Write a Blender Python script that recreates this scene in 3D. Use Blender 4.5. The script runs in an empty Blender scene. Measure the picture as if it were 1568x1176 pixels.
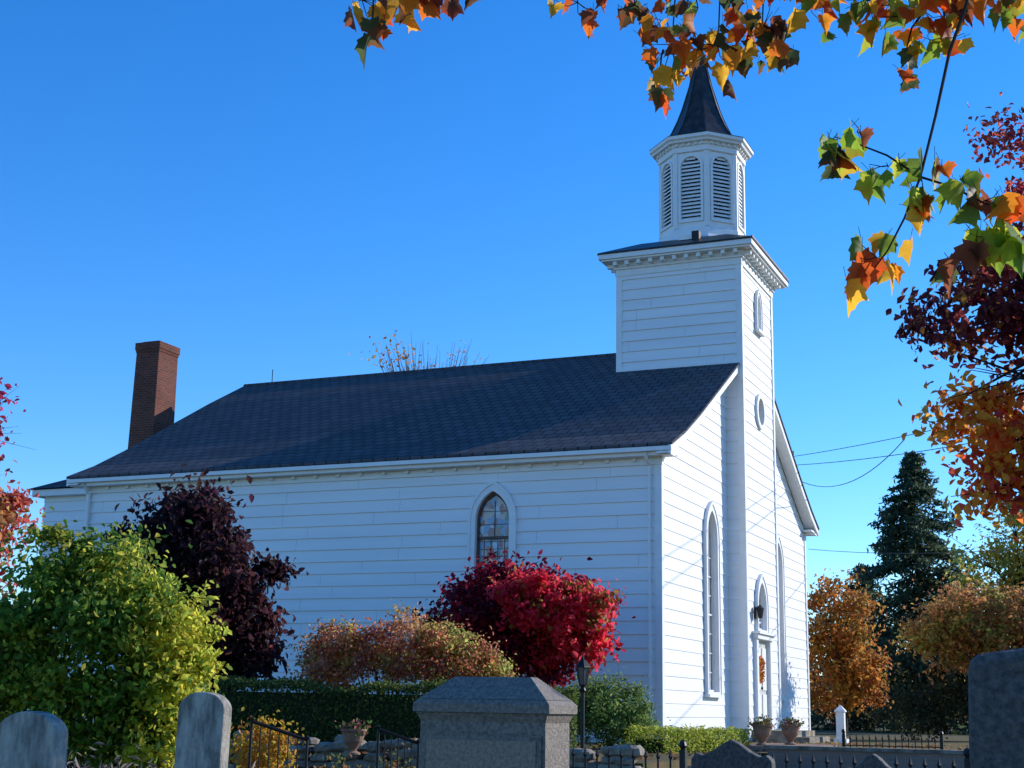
import bpy, math, random
import numpy as np
from mathutils import Vector, Matrix
random.seed(7); RNG=np.random.default_rng(11)
SC=bpy.context.scene
LINK=bpy.context.scene.collection.objects.link
# ------------------------------------------------------------------ materials
def mat(name,col,rough=.8,noise=0,nscale=6,bump=0,bscale=20,metal=0,col2=None,spec=.3,stretch=None,col3=None):
    m=bpy.data.materials.new(name); m.use_nodes=True; nt=m.node_tree; b=nt.nodes['Principled BSDF']
    b.inputs['Roughness'].default_value=rough; b.inputs['Metallic'].default_value=metal
    b.inputs['Specular IOR Level'].default_value=spec
    b.inputs['Base Color'].default_value=(*col,1)
    tc=nt.nodes.new('ShaderNodeTexCoord')
    if noise or col2:
        n=nt.nodes.new('ShaderNodeTexNoise'); n.inputs['Scale'].default_value=nscale; n.inputs['Detail'].default_value=6; n.inputs['Roughness'].default_value=.65
        if stretch:
            mp=nt.nodes.new('ShaderNodeMapping'); mp.inputs['Scale'].default_value=stretch; nt.links.new(tc.outputs['Object'],mp.inputs['Vector']); nt.links.new(mp.outputs['Vector'],n.inputs['Vector'])
        else: nt.links.new(tc.outputs['Object'],n.inputs['Vector'])
        cr=nt.nodes.new('ShaderNodeValToRGB'); cr.color_ramp.elements[0].position=.36; cr.color_ramp.elements[1].position=.64
        c2=col2 if col2 else tuple(c*(1-noise) for c in col)
        cr.color_ramp.elements[0].color=(*c2,1); cr.color_ramp.elements[1].color=(*col,1)
        if col3: q=cr.color_ramp.elements.new(.5); q.color=(*col3,1)
        nt.links.new(n.outputs['Fac'],cr.inputs['Fac']); nt.links.new(cr.outputs['Color'],b.inputs['Base Color'])
    if bump:
        n2=nt.nodes.new('ShaderNodeTexNoise'); n2.inputs['Scale'].default_value=bscale; n2.inputs['Detail'].default_value=5
        nt.links.new(tc.outputs['Object'],n2.inputs['Vector'])
        bp=nt.nodes.new('ShaderNodeBump'); bp.inputs['Strength'].default_value=bump; bp.inputs['Distance'].default_value=.02
        nt.links.new(n2.outputs['Fac'],bp.inputs['Height']); nt.links.new(bp.outputs['Normal'],b.inputs['Normal'])
    return m
def siding_mat():
    m=bpy.data.materials.new('white_siding_paint'); m.use_nodes=True; nt=m.node_tree; b=nt.nodes['Principled BSDF']
    b.inputs['Roughness'].default_value=.55; b.inputs['Specular IOR Level'].default_value=.3
    tc=nt.nodes.new('ShaderNodeTexCoord'); mp=nt.nodes.new('ShaderNodeMapping'); mp.inputs['Scale'].default_value=(.35,.35,3.6)
    nt.links.new(tc.outputs['Object'],mp.inputs['Vector'])
    n=nt.nodes.new('ShaderNodeTexNoise'); n.inputs['Scale'].default_value=1.0; n.inputs['Detail'].default_value=5
    nt.links.new(mp.outputs['Vector'],n.inputs['Vector'])
    cr=nt.nodes.new('ShaderNodeValToRGB'); cr.color_ramp.elements[0].position=.3; cr.color_ramp.elements[1].position=.7
    cr.color_ramp.elements[0].color=(.76,.76,.77,1); cr.color_ramp.elements[1].color=(.84,.84,.83,1)
    nt.links.new(n.outputs['Fac'],cr.inputs['Fac']); nt.links.new(cr.outputs['Color'],b.inputs['Base Color'])
    n2=nt.nodes.new('ShaderNodeTexNoise'); n2.inputs['Scale'].default_value=3; nt.links.new(tc.outputs['Object'],n2.inputs['Vector'])
    bp=nt.nodes.new('ShaderNodeBump'); bp.inputs['Strength'].default_value=.2; bp.inputs['Distance'].default_value=.03
    nt.links.new(n2.outputs['Fac'],bp.inputs['Height']); nt.links.new(bp.outputs['Normal'],b.inputs['Normal'])
    return m
def brick_mat(name,c1,c2,mortar,scale,bw,bh,ms,axis='roof',rough=.9,bump=.5,vmin=.65,vmax=1.3):
    m=bpy.data.materials.new(name); m.use_nodes=True; nt=m.node_tree; b=nt.nodes['Principled BSDF']; b.inputs['Roughness'].default_value=rough
    b.inputs['Specular IOR Level'].default_value=.2
    tc=nt.nodes.new('ShaderNodeTexCoord'); sep=nt.nodes.new('ShaderNodeSeparateXYZ'); nt.links.new(tc.outputs['Object'],sep.inputs[0])
    cmb=nt.nodes.new('ShaderNodeCombineXYZ')
    if axis=='roof':
        mu=nt.nodes.new('ShaderNodeMath'); mu.operation='MULTIPLY'; mu.inputs[1].default_value=2.05; nt.links.new(sep.outputs['Z'],mu.inputs[0])
        nt.links.new(sep.outputs['X'],cmb.inputs[0]); nt.links.new(mu.outputs[0],cmb.inputs[1])
    else:
        ad=nt.nodes.new('ShaderNodeMath'); ad.operation='ADD'; nt.links.new(sep.outputs['X'],ad.inputs[0]); nt.links.new(sep.outputs['Y'],ad.inputs[1])
        nt.links.new(ad.outputs[0],cmb.inputs[0]); nt.links.new(sep.outputs['Z'],cmb.inputs[1])
    bt=nt.nodes.new('ShaderNodeTexBrick'); nt.links.new(cmb.outputs[0],bt.inputs['Vector'])
    bt.inputs['Color1'].default_value=(*c1,1); bt.inputs['Color2'].default_value=(*c2,1); bt.inputs['Mortar'].default_value=(*mortar,1)
    bt.inputs['Scale'].default_value=scale; bt.inputs['Brick Width'].default_value=bw; bt.inputs['Row Height'].default_value=bh; bt.inputs['Mortar Size'].default_value=ms
    n=nt.nodes.new('ShaderNodeTexNoise'); n.inputs['Scale'].default_value=1.3; n.inputs['Detail'].default_value=6; nt.links.new(tc.outputs['Object'],n.inputs['Vector'])
    mr=nt.nodes.new('ShaderNodeMapRange'); mr.inputs['To Min'].default_value=vmin; mr.inputs['To Max'].default_value=vmax; nt.links.new(n.outputs['Fac'],mr.inputs['Value'])
    mx=nt.nodes.new('ShaderNodeMix'); mx.data_type='RGBA'; mx.blend_type='MULTIPLY'; mx.inputs[0].default_value=1
    nt.links.new(bt.outputs['Color'],mx.inputs[6]); nt.links.new(mr.outputs[0],mx.inputs[7]); nt.links.new(mx.outputs[2],b.inputs['Base Color'])
    bp=nt.nodes.new('ShaderNodeBump'); bp.inputs['Strength'].default_value=bump; bp.inputs['Distance'].default_value=.015; bp.invert=True
    nt.links.new(bt.outputs['Fac'],bp.inputs['Height']); nt.links.new(bp.outputs['Normal'],b.inputs['Normal'])
    return m
def leaf_mat(name,trans=.4):
    m=bpy.data.materials.new(name); m.use_nodes=True; nt=m.node_tree; nt.nodes.remove(nt.nodes['Principled BSDF']); out=nt.nodes['Material Output']
    at=nt.nodes.new('ShaderNodeAttribute'); at.attribute_name='col'
    d=nt.nodes.new('ShaderNodeBsdfPrincipled'); d.inputs['Roughness'].default_value=.5; d.inputs['Specular IOR Level'].default_value=.18; t=nt.nodes.new('ShaderNodeBsdfTranslucent')
    g=nt.nodes.new('ShaderNodeGamma'); g.inputs[1].default_value=.75
    nt.links.new(at.outputs['Color'],d.inputs['Base Color']); nt.links.new(at.outputs['Color'],g.inputs[0]); nt.links.new(g.outputs[0],t.inputs['Color'])
    mx=nt.nodes.new('ShaderNodeMixShader'); mx.inputs[0].default_value=trans
    nt.links.new(d.outputs[0],mx.inputs[1]); nt.links.new(t.outputs[0],mx.inputs[2]); nt.links.new(mx.outputs[0],out.inputs['Surface'])
    return m
def stained_mat():
    m=bpy.data.materials.new('stained_window_glass'); m.use_nodes=True; nt=m.node_tree; b=nt.nodes['Principled BSDF']
    b.inputs['Roughness'].default_value=.22; b.inputs['Specular IOR Level'].default_value=.6
    tc=nt.nodes.new('ShaderNodeTexCoord'); mp=nt.nodes.new('ShaderNodeMapping'); mp.inputs['Scale'].default_value=(1,1,.75); nt.links.new(tc.outputs['Object'],mp.inputs['Vector'])
    v=nt.nodes.new('ShaderNodeTexVoronoi'); v.inputs['Scale'].default_value=8.5; nt.links.new(mp.outputs['Vector'],v.inputs['Vector'])
    sp=nt.nodes.new('ShaderNodeSeparateColor'); nt.links.new(v.outputs['Color'],sp.inputs[0])
    cr=nt.nodes.new('ShaderNodeValToRGB'); cr.color_ramp.interpolation='CONSTANT'; e=cr.color_ramp.elements
    e[0].position=0; e[0].color=(.40,.20,.14,1); e[1].position=.22; e[1].color=(.22,.32,.48,1)
    for p_,c_ in ((.42,(.55,.42,.34)),(.6,(.30,.14,.13)),(.75,(.50,.58,.66)),(.9,(.16,.26,.22))):
        q=e.new(p_); q.color=(*c_,1)
    nt.links.new(sp.outputs[0],cr.inputs['Fac']); nt.links.new(cr.outputs['Color'],b.inputs['Base Color'])
    return m
WHITE=siding_mat()
TRIM=mat('white_trim_paint',(.83,.83,.82),.5,noise=.08,nscale=4)
SHING=brick_mat('asphalt_shingles',(.098,.10,.108),(.070,.072,.080),(.026,.026,.03),1,.32,.145*2,.02,'roof',vmin=.8,vmax=1.2)
BRICK=brick_mat('red_brick',(.20,.055,.032),(.13,.040,.028),(.15,.11,.09),1,.22,.075,.010,'wall')
PAVE=brick_mat('old_paving_brick',(.34,.20,.15),(.27,.17,.13),(.25,.21,.18),1,.22,.075,.012,'wall')
COPPER=mat('dark_metal_roof',(.065,.06,.06),.42,noise=.6,nscale=4,metal=.3)
RUST=mat('copper_edge',(.30,.12,.05),.5)
BLACK=mat('black_iron',(.012,.012,.013),.45)
GLASS=mat('window_glass',(.10,.09,.10),.08,col2=(.20,.15,.12),nscale=5,spec=.8)
SGLASS=stained_mat()
BROWN=mat('dark_window_sash',(.14,.085,.07),.6,noise=.3)
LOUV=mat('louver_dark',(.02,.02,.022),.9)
GRAN=mat('grey_granite',(.26,.215,.175),.7,col2=(.12,.10,.085),nscale=45,bump=.5,bscale=80)
GRANP=mat('granite_panel',(.32,.22,.16),.38,col2=(.16,.12,.095),nscale=50,bump=.1,bscale=30)
MARB=mat('weathered_marble',(.46,.41,.34),.85,col2=(.13,.12,.105),nscale=5,bump=.6,bscale=30,stretch=(2.2,2.2,.6))
DGRAN=mat('dark_granite',(.125,.11,.10),.75,col2=(.04,.04,.04),nscale=40,bump=1,bscale=14)
STONE=mat('field_stone',(.34,.29,.22),.9,col2=(.12,.10,.08),nscale=4,bump=.9,bscale=9)
TERRA=mat('terracotta',(.34,.20,.13),.85,noise=.3,nscale=8)
BARK=mat('bark',(.075,.055,.042),.95,noise=.5,nscale=12,bump=.8,bscale=25)
DBARK=mat('dark_twig_bark',(.03,.018,.015),.85,noise=.4,nscale=20)
GBARK=mat('grey_twig_bark',(.16,.12,.10),.9,noise=.4,nscale=20)
DOOR=mat('door_paint',(.62,.60,.55),.5,noise=.15,nscale=3)
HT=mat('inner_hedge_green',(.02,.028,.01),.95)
JOINT=mat('siding_joint',(.38,.38,.39),.9)
LEAF=leaf_mat('foliage',.48); LEAF2=leaf_mat('foliage_thin',.62)
# ------------------------------------------------------------------ mesh builder
class MB:
    def __init__(s): s.v=[]; s.f=[]; s.m=[]; s.mats=[]; s.T=None
    def mi(s,m):
        if m not in s.mats: s.mats.append(m)
        return s.mats.index(m)
    def poly(s,pts,m):
        n=len(s.v)
        for p in pts: s.v.append(tuple(s.T(p)) if s.T else tuple(p))
        s.f.append(tuple(range(n,n+len(pts)))); s.m.append(s.mi(m))
    def box(s,a,b,m):
        x0,y0,z0=a; x1,y1,z1=b
        P=[(x0,y0,z0),(x1,y0,z0),(x1,y1,z0),(x0,y1,z0),(x0,y0,z1),(x1,y0,z1),(x1,y1,z1),(x0,y1,z1)]
        for q in ((0,3,2,1),(4,5,6,7),(0,1,5,4),(1,2,6,5),(2,3,7,6),(3,0,4,7)): s.poly([P[i] for i in q],m)
    def frus(s,c,a,b,z0,z1,m):
        P=[(c[0]+sx*h[0],c[1]+sy*h[1],z) for h,z in ((a,z0),(b,z1)) for sx,sy in ((-1,-1),(1,-1),(1,1),(-1,1))]
        for q in ((0,3,2,1),(4,5,6,7),(0,1,5,4),(1,2,6,5),(2,3,7,6),(3,0,4,7)): s.poly([P[i] for i in q],m)
    def lathe(s,c,prof,n,m,off=0):
        for (r0,z0),(r1,z1) in zip(prof[:-1],prof[1:]):
            for i in range(n):
                a0=off+2*math.pi*i/n; a1=off+2*math.pi*(i+1)/n
                p=[(c[0]+r0*math.cos(a0),c[1]+r0*math.sin(a0),c[2]+z0),(c[0]+r0*math.cos(a1),c[1]+r0*math.sin(a1),c[2]+z0),
                   (c[0]+r1*math.cos(a1),c[1]+r1*math.sin(a1),c[2]+z1),(c[0]+r1*math.cos(a0),c[1]+r1*math.sin(a0),c[2]+z1)]
                if r0<1e-4: p=p[1:]
                elif r1<1e-4: p=p[:3]
                s.poly(p,m)
    def tube(s,path,rad,m,n=6):
        path=[Vector(p) for p in path]; rings=[]
        for i,p in enumerate(path):
            d=(path[min(i+1,len(path)-1)]-path[max(i-1,0)]).normalized()
            u=d.orthogonal().normalized() if i==0 else (rings[-1][1]-d*rings[-1][1].dot(d)).normalized()
            w=d.cross(u); r=rad[i] if hasattr(rad,'__len__') else rad
            rings.append(([p+(u*math.cos(2*math.pi*k/n)+w*math.sin(2*math.pi*k/n))*r for k in range(n)],u))
        for (a,_),(b,_) in zip(rings[:-1],rings[1:]):
            for k in range(n): s.poly([a[k],a[(k+1)%n],b[(k+1)%n],b[k]],m)
        s.poly(rings[-1][0],m)
    def done(s,name,parent=None,smooth=False,merge=False):
        me=bpy.data.meshes.new(name); me.from_pydata(s.v,[],s.f)
        for m in s.mats: me.materials.append(m)
        me.polygons.foreach_set('material_index',s.m)
        me.update(); ob=bpy.data.objects.new(name,me); LINK(ob)
        if merge or smooth:
            import bmesh
            bm=bmesh.new(); bm.from_mesh(me); bmesh.ops.remove_doubles(bm,verts=bm.verts,dist=.0005); bmesh.ops.recalc_face_normals(bm,faces=bm.faces); bm.to_mesh(me); bm.free()
        if smooth: me.polygons.foreach_set('use_smooth',[True]*len(me.polygons))
        if parent: ob.parent=parent
        return ob
def empty(name,loc=(0,0,0)):
    e=bpy.data.objects.new(name,None); e.location=loc; LINK(e); return e
# ------------------------------------------------------------------ foliage
LX=np.array([.9163,.4005,0]); FX=np.array([-.4005,.9163,0]); UP=np.array([0,0,1.])
def leafmesh(name,P,size,pal,mat_,parent,nb=None,jit=.25,asp=.62,droop=.35,cid=None,out=None,upb=.3):
    N=len(P)
    nrm=RNG.normal(size=(N,3))
    if out is not None: nrm=nrm*.75+out
    nrm[:,2]+=upb; nrm/=np.linalg.norm(nrm,axis=1)[:,None]
    t=RNG.normal(size=(N,3)); t[:,2]-=droop; t-=nrm*(t*nrm).sum(1)[:,None]; t/=np.linalg.norm(t,axis=1)[:,None]
    b=np.cross(nrm,t)
    s=size*RNG.uniform(.6,1.35,N)[:,None]
    V=np.empty((N,6,3))
    V[:,0]=P-t*s*.5; V[:,1]=P-t*s*.12+b*s*asp*.5+nrm*s*.12; V[:,2]=P+t*s*.22+b*s*asp*.36+nrm*s*.08
    V[:,3]=P+t*s*.55-nrm*s*.1; V[:,4]=P+t*s*.22-b*s*asp*.36+nrm*s*.08; V[:,5]=P-t*s*.12-b*s*asp*.5+nrm*s*.12
    me=bpy.data.meshes.new(name); me.vertices.add(N*6); me.vertices.foreach_set('co',V.ravel())
    me.loops.add(N*8); me.polygons.add(N*2)
    base=(np.arange(N)*6)[:,None]
    me.loops.foreach_set('vertex_index',(base+np.array([0,1,2,3,3,4,5,0])[None]).ravel().astype(np.int32))
    me.polygons.foreach_set('loop_start',np.arange(N*2,dtype=np.int32)*4)
    me.update(calc_edges=True)
    pal=np.array(pal)
    if cid is None: ci=RNG.integers(0,len(pal),N)
    else:
        ci=(cid+ (RNG.random(N)<.3)*RNG.integers(0,len(pal),N))%len(pal)
    c=pal[ci]*RNG.uniform(1-jit*1.6,1+jit,(N,1))*RNG.uniform(1-jit*.4,1+jit*.4,(N,3))
    col=np.ones((N,6,4)); col[:,:,:3]=np.clip(c,0,1)[:,None,:]
    a=me.color_attributes.new('col','FLOAT_COLOR','POINT'); a.data.foreach_set('color',col.ravel())
    me.materials.append(mat_); ob=bpy.data.objects.new(name,me); LINK(ob)
    if parent: ob.parent=parent
    return ob
def crown(blobs,n,nclump=60,cs=.22,shell=.55,origin=(0,0,0)):
    B=np.array(blobs,float); vol=B[:,3]*B[:,4]*B[:,5]; pr=vol**.8; pr/=pr.sum()
    k=RNG.choice(len(B),nclump,p=pr); d=RNG.normal(size=(nclump,3)); d/=np.linalg.norm(d,axis=1)[:,None]
    r=(shell+(1-shell)*RNG.random(nclump))[:,None]
    loc=B[k,:3]+d*r*B[k,3:6]
    w=RNG.uniform(.4,1.5,nclump); w/=w.sum()
    j=RNG.choice(nclump,n,p=w)
    rs=cs*RNG.uniform(.6,1.4,nclump)
    g=RNG.normal(size=(n,3)); g*=np.array([1,1,.75])
    l=loc[j]+g*rs[j][:,None]
    o=np.asarray(origin,float)
    tw=lambda q:o+q[:,:1]*LX+q[:,1:2]*FX+q[:,2:3]*UP
    P=tw(l); dd=d[j]; outv=dd[:,:1]*LX+dd[:,1:2]*FX+dd[:,2:3]*UP
    return P,outv*.8,RNG.integers(0,99,nclump)[j],tw(loc)
def plant(name,origin,blobs,n,size,pal,nclump=60,cs=.22,trunk=None,shell=.55,trans=LEAF,inner=.25,bark=BARK,limbs=14,jit=.25,asp=.62,upb=.3,droop=.35,stems=0,tr=.07,extra=None,tw=2,etrans=None):
    e=empty(name,origin)
    P,o,c,cl=crown(blobs,n,nclump,cs,shell,origin)
    if inner:
        P2,o2,c2,_=crown([(b[0],b[1],b[2],b[3]*.72,b[4]*.72,b[5]*.72) for b in blobs],int(n*inner),nclump,cs*1.6,.1,origin)
        P=np.vstack([P,P2]); o=np.vstack([o,o2]); c=np.concatenate([c,c2])
    P=P-np.array(origin)
    leafmesh('foliage',P,size,pal,trans,e,out=o,cid=c,jit=jit,asp=asp,upb=upb,droop=droop)
    for bl2,n2,pal2,nc2,cs2,sz2 in (extra or []):
        P,o,c,c3=crown(bl2,n2,nc2,cs2,shell,origin); leafmesh('foliage_part',P-np.array(origin),sz2,pal2,etrans or trans,e,out=o,cid=c,jit=jit,asp=asp,upb=upb,droop=droop); cl=np.vstack([cl,c3])
    mb=MB(); og=np.array(origin,float)
    if trunk is not None:
        base=np.array([trunk[0],trunk[1],trunk[2]])-og; top=np.array([trunk[3],trunk[4],trunk[5]])-og
        mid=(base+top)/2+np.array([.05,.03,0]); mb.tube([base,mid,top],[tr*1.25,tr,tr*.8],bark,8)
        idx=RNG.choice(len(cl),min(limbs,len(cl)),replace=False)
        for i in idx:
            q=cl[i]-og; s=base+(top-base)*RNG.uniform(.55,1.0); m1=(s*.55+q*.45)+np.array([0,0,.12])*np.linalg.norm(q-s)
            mb.tube([s,m1,q],[tr*.45,tr*.25,tr*.08],bark,5)
            for _ in range(tw):
                q2=q+RNG.normal(size=3)*cs*1.5; mb.tube([m1,(m1+q2)/2+np.array([0,0,.05]),q2],[tr*.2,tr*.12,tr*.04],bark,4)
    elif stems:
        idx=RNG.choice(len(cl),min(stems,len(cl)),replace=False)
        for i in idx:
            q=cl[i]-og; s=np.array([q[0]*.25,q[1]*.25,0]); mb.tube([s,(s*.4+q*.6)+np.array([0,0,-.05]),q],[.022,.014,.006],bark,4)
    if mb.v: mb.done('branches',e)
    return e
# ------------------------------------------------------------------ camera / light
C=Vector((9.287,-29.379,.701)); p,yw,r=[math.radians(a) for a in (12.786,23.611,1.077)]
F=Vector((-math.sin(yw)*math.cos(p),math.cos(yw)*math.cos(p),math.sin(p))); R=Vector((math.cos(yw),math.sin(yw),0)); U=R.cross(F)
R2=R*math.cos(r)+U*math.sin(r); U2=-R*math.sin(r)+U*math.cos(r)
cd=bpy.data.cameras.new('camera'); co=bpy.data.objects.new('camera',cd); LINK(co); SC.camera=co
co.matrix_world=Matrix(((R2.x,U2.x,-F.x,C.x),(R2.y,U2.y,-F.y,C.y),(R2.z,U2.z,-F.z,C.z),(0,0,0,1)))
cd.sensor_width=36; cd.lens=2185/1568*36; cd.clip_end=3000; cd.clip_start=.1
SAZ=math.radians(43); SEL=math.radians(23)   # azimuth from +Y toward +X
sd=Vector((math.sin(SAZ)*math.cos(SEL),math.cos(SAZ)*math.cos(SEL),math.sin(SEL)))
sl=bpy.data.lights.new('sun','SUN'); sl.energy=5.0; sl.angle=math.radians(.5); sl.color=(1,.95,.87); so=bpy.data.objects.new('sun',sl); LINK(so)
so.rotation_euler=sd.to_track_quat('Z','Y').to_euler()
w=bpy.data.worlds.new('World'); SC.world=w; w.use_nodes=True; nt=w.node_tree; bg=nt.nodes['Background']
sk=nt.nodes.new('ShaderNodeTexSky'); sk.sky_type='NISHITA'; sk.sun_disc=False; sk.sun_elevation=SEL; sk.sun_rotation=SAZ; sk.dust_density=0.0; sk.ozone_density=3.0; sk.air_density=1.0
hs=nt.nodes.new('ShaderNodeHueSaturation'); hs.inputs['Saturation'].default_value=1.33; hs.inputs['Value'].default_value=1.1
tn=nt.nodes.new('ShaderNodeMix'); tn.data_type='RGBA'; tn.blend_type='MULTIPLY'; tn.inputs[0].default_value=1; tn.inputs[7].default_value=(.90,1.14,1.48,1)
nt.links.new(sk.outputs[0],hs.inputs['Color']); nt.links.new(hs.outputs[0],tn.inputs[6]); nt.links.new(tn.outputs[2],bg.inputs['Color']); bg.inputs['Strength'].default_value=.15
SC.view_settings.view_transform='Standard'; SC.view_settings.look='None'; SC.view_settings.exposure=0
# ------------------------------------------------------------------ ground
def gz(x,y):
    def ss(a,b,t):
        t=max(0,min(1,(t-a)/(b-a))); return t*t*(3-2*t)
    low=-.85+.5*ss(-14,-4.5,y)
    edge=-10.3 if x<3.0 else -3.5
    up=0.0
    if x>7: up=-.1*ss(7,20,x)
    return up if y>edge else low
xs=sorted(set([-600,-300,-150,-80,-50]+list(np.arange(-36,30,1.0))+[2.99,3.01,40,60,100,200,400,600])); ys=sorted(set([-400,-100,-60]+list(np.arange(-42,40,1.0))+[-10.31,-10.29,-3.51,-3.49,50,70,100,160,300,600,900]))
gv=[(x,y,gz(x,y)) for y in ys for x in xs]; nx=len(xs)
gf=[(j*nx+i,j*nx+i+1,(j+1)*nx+i+1,(j+1)*nx+i) for j in range(len(ys)-1) for i in range(nx-1)]
gm=bpy.data.meshes.new('ground'); gm.from_pydata(gv,[],gf); go=bpy.data.objects.new('ground',gm); LINK(go)
gm.materials.append(mat('grass_ground',(.07,.085,.025),1,col2=(.15,.095,.045),nscale=1.6,bump=1,bscale=30))
N=6000; lx=RNG.uniform(-8,9,N); ly=RNG.uniform(-24,8,N); P=np.stack([lx,ly,[gz(a,b)+.015 for a,b in zip(lx,ly)]],1)
leafmesh('fallen_leaves',P,.09,[(.35,.12,.03),(.3,.2,.06),(.2,.08,.03),(.4,.2,.05)],LEAF,None,upb=3)
# ------------------------------------------------------------------ CHURCH
church=empty('white_wooden_church')
L=15.5; Wd=14.63; H=6.2; T0=5.54; T1=8.92; TX=.44; TB=-2.91
PROF=[(-.42,6.30),(.6,6.74),(1.8,7.36),(5.54,9.44),(7.315,10.37)]
PROFR=[(Wd-y,z) for y,z in PROF]
def roofy(z):
    for (a,za),(b,zb) in zip(PROF[:-1],PROF[1:]):
        if z<=zb: return a+(b-a)*(z-za)/(zb-za)
    return Wd/2
def gothic(a,zb,zs,za,n=9):
    h=za-zs; Rr=(a*a+h*h)/(2*a); pts=[(-a,zb),(-a,zs)]
    for i in range(1,n+1):
        z=zs+h*math.sin(i/n*math.pi/2); ww=math.sqrt(max(0,Rr*Rr-(z-zs)**2))-(Rr-a); pts.append((-ww,z))
    r=[(-u,z) for u,z in reversed(pts[:-1])]
    return pts+r
def ellipse(a,b,zc,n=24): return [(a*math.cos(math.pi*2*i/n-math.pi/2),zc+b*math.sin(math.pi*2*i/n-math.pi/2)) for i in range(n)][::-1]
def hw_from(poly):
    def f(z):
        us=[]
        for (u0,z0),(u1,z1) in zip(poly,poly[1:]+poly[:1]):
            if (z0-z)*(z1-z)<=0 and abs(z1-z0)>1e-6: us.append(u0+(u1-u0)*(z-z0)/(z1-z0))
        return max(abs(u) for u in us) if us else 0
    return f
def frame(O,ud,nd):
    O=Vector(O); ud=Vector(ud); nd=Vector(nd)
    return lambda q:O+ud*q[0]+nd*q[1]+Vector((0,0,q[2]))
def siding(mb,z0,z1,ext,ops,cz=.285,pr=.02,nsl=3,joints=True):
    k=math.floor(z0/cz)
    while k*cz<z1:
        a=k*cz; b=a+cz; k+=1; wob=random.uniform(-.001,.001)
        for s in range(nsl):
            za=a+(b-a)*s/nsl; zb=a+(b-a)*(s+1)/nsl
            if zb<=z0 or za>=z1: continue
            za_=max(za,z0); zb_=min(zb,z1)
            pa=.005+wob+pr*(1-(za_-a)/cz); pb=.005+wob+pr*(1-(zb_-a)/cz)
            ea=ext(za_); eb=ext(zb_)
            if not ea or not eb: continue
            cuts=[]
            for uc,fn,lo,hi in ops:
                if zb_>lo and za_<hi:
                    hwid=max(fn(max(za_,lo+.001)),fn(min(zb_,hi-.001)))
                    if hwid>0.005: cuts.append((uc-hwid,uc+hwid))
            cuts.sort(); segs=[]; cur=(ea[0],eb[0])
            for c0,c1 in cuts: segs.append((cur,(c0,c0))); cur=(c1,c1)
            segs.append((cur,(ea[1],eb[1])))
            for l,rr in segs:
                if rr[0]-l[0]<.002 and rr[1]-l[1]<.002: continue
                mb.poly([(l[0],pa,za_),(max(rr[0],l[0]),pa,za_),(max(rr[1],l[1]),pb,zb_),(l[1],pb,zb_)],WHITE)
                if s==0 and za_==a: mb.poly([(l[0],0,za_),(rr[0],0,za_),(rr[0],pa,za_),(l[0],pa,za_)],WHITE)
        if joints and ext(a+.1) :
            e=ext(a+.1); u=e[0]+random.uniform(.3,3.4)
            while u<e[1]-.2:
                if not any(lo-.2<a<hi+.1 and abs(u-uc)<.8 for uc,fn,lo,hi in ops) and a>z0 and b<z1:
                    mb.poly([(u-.003,pr+.0065+wob,a+.003),(u+.003,pr+.0065+wob,a+.003),(u+.003,.0065+wob,b),(u-.003,.0065+wob,b)],JOINT)
                u+=random.uniform(2.4,4.4)
def ring(mb,inn,out,n0,n1,m,nin=None):
    k=len(inn)
    for i in range(k):
        j=(i+1)%k; a,b,c,d=inn[i],inn[j],out[j],out[i]
        mb.poly([(a[0],n1,a[1]),(b[0],n1,b[1]),(c[0],n1,c[1]),(d[0],n1,d[1])],m)
        mb.poly([(d[0],n1,d[1]),(c[0],n1,c[1]),(c[0],n0,c[1]),(d[0],n0,d[1])],m)
        e=nin if nin is not None else n0
        mb.poly([(a[0],n1,a[1]),(b[0],n1,b[1]),(b[0],e,b[1]),(a[0],e,a[1])],m)
def gwin(mb,base,uc,a,zb,zs,za,c=.14,glass=GLASS,rows=6,cols=2,sash=.05,leaded=None,sm=TRIM):
    mb.T=lambda q:base((q[0]+uc,q[1],q[2]))
    inn=gothic(a,zb,zs,za); out=gothic(a+c,zb-c*.4,zs,za+c*1.35)
    ring(mb,inn,out,0,.085,TRIM,-.11)
    o2=gothic(a+c+.03,zb-c*.4,zs,za+c*1.35+.04); o3=gothic(a+c-.025,zb-c*.4,zs,za+c*1.35-.035); ring(mb,o3,o2,.02,.105,TRIM,.086)
    inn2=gothic(a-sash,zb+sash,zs,za-sash*1.6); ring(mb,inn2,inn,-.09,-.03,sm,-.09)
    mb.poly([(u,-.085,z) for u,z in inn2],glass)
    mb.box((-a-c-.06,0,zb-c*.4-.07),(a+c+.06,.15,zb-c*.4),TRIM)
    if leaded:
        lo,hi=zb+sash,leaded
        mb.box((-a+.02,-.082,hi-.03),(a-.02,-.03,hi+.03),sm)
        nn=5
        for i in range(1,nn): u=-a+2*a*i/nn; mb.box((u-.006,-.082,lo),(u+.006,-.072,hi-.03),sm)
        z=lo
        while z<hi-.06: mb.box((-a+.05,-.0825,z),(a-.05,-.0725,z+.012),sm); z+=.17
        mb.box((-.008,-.082,hi+.03),(.008,-.070,za-.2),sm)
        for zz in (hi+.3,hi+.6): mb.box((-a+.05,-.0825,zz),(a-.05,-.071,zz+.012),sm)
    else:
        for i in range(1,cols):
            u=-a+2*a*i/cols; mb.box((u-.012,-.08,zb),(u+.012,-.055,za-.14),TRIM)
        for i in range(1,rows):
            z=zb+(zs-zb)*i/rows; hh=.02 if i==rows//2 else .010
            mb.box((-a+.01,-.079,z-hh),(a-.01,-.05 if i==rows//2 else -.058,z+hh),TRIM)
    mb.T=None
sideF=frame((0,0,0),(1,0,0),(0,-1,0)); frontF=frame((0,0,0),(0,1,0),(1,0,0)); towF=frame((TX,0,0),(0,1,0),(1,0,0))
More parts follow.
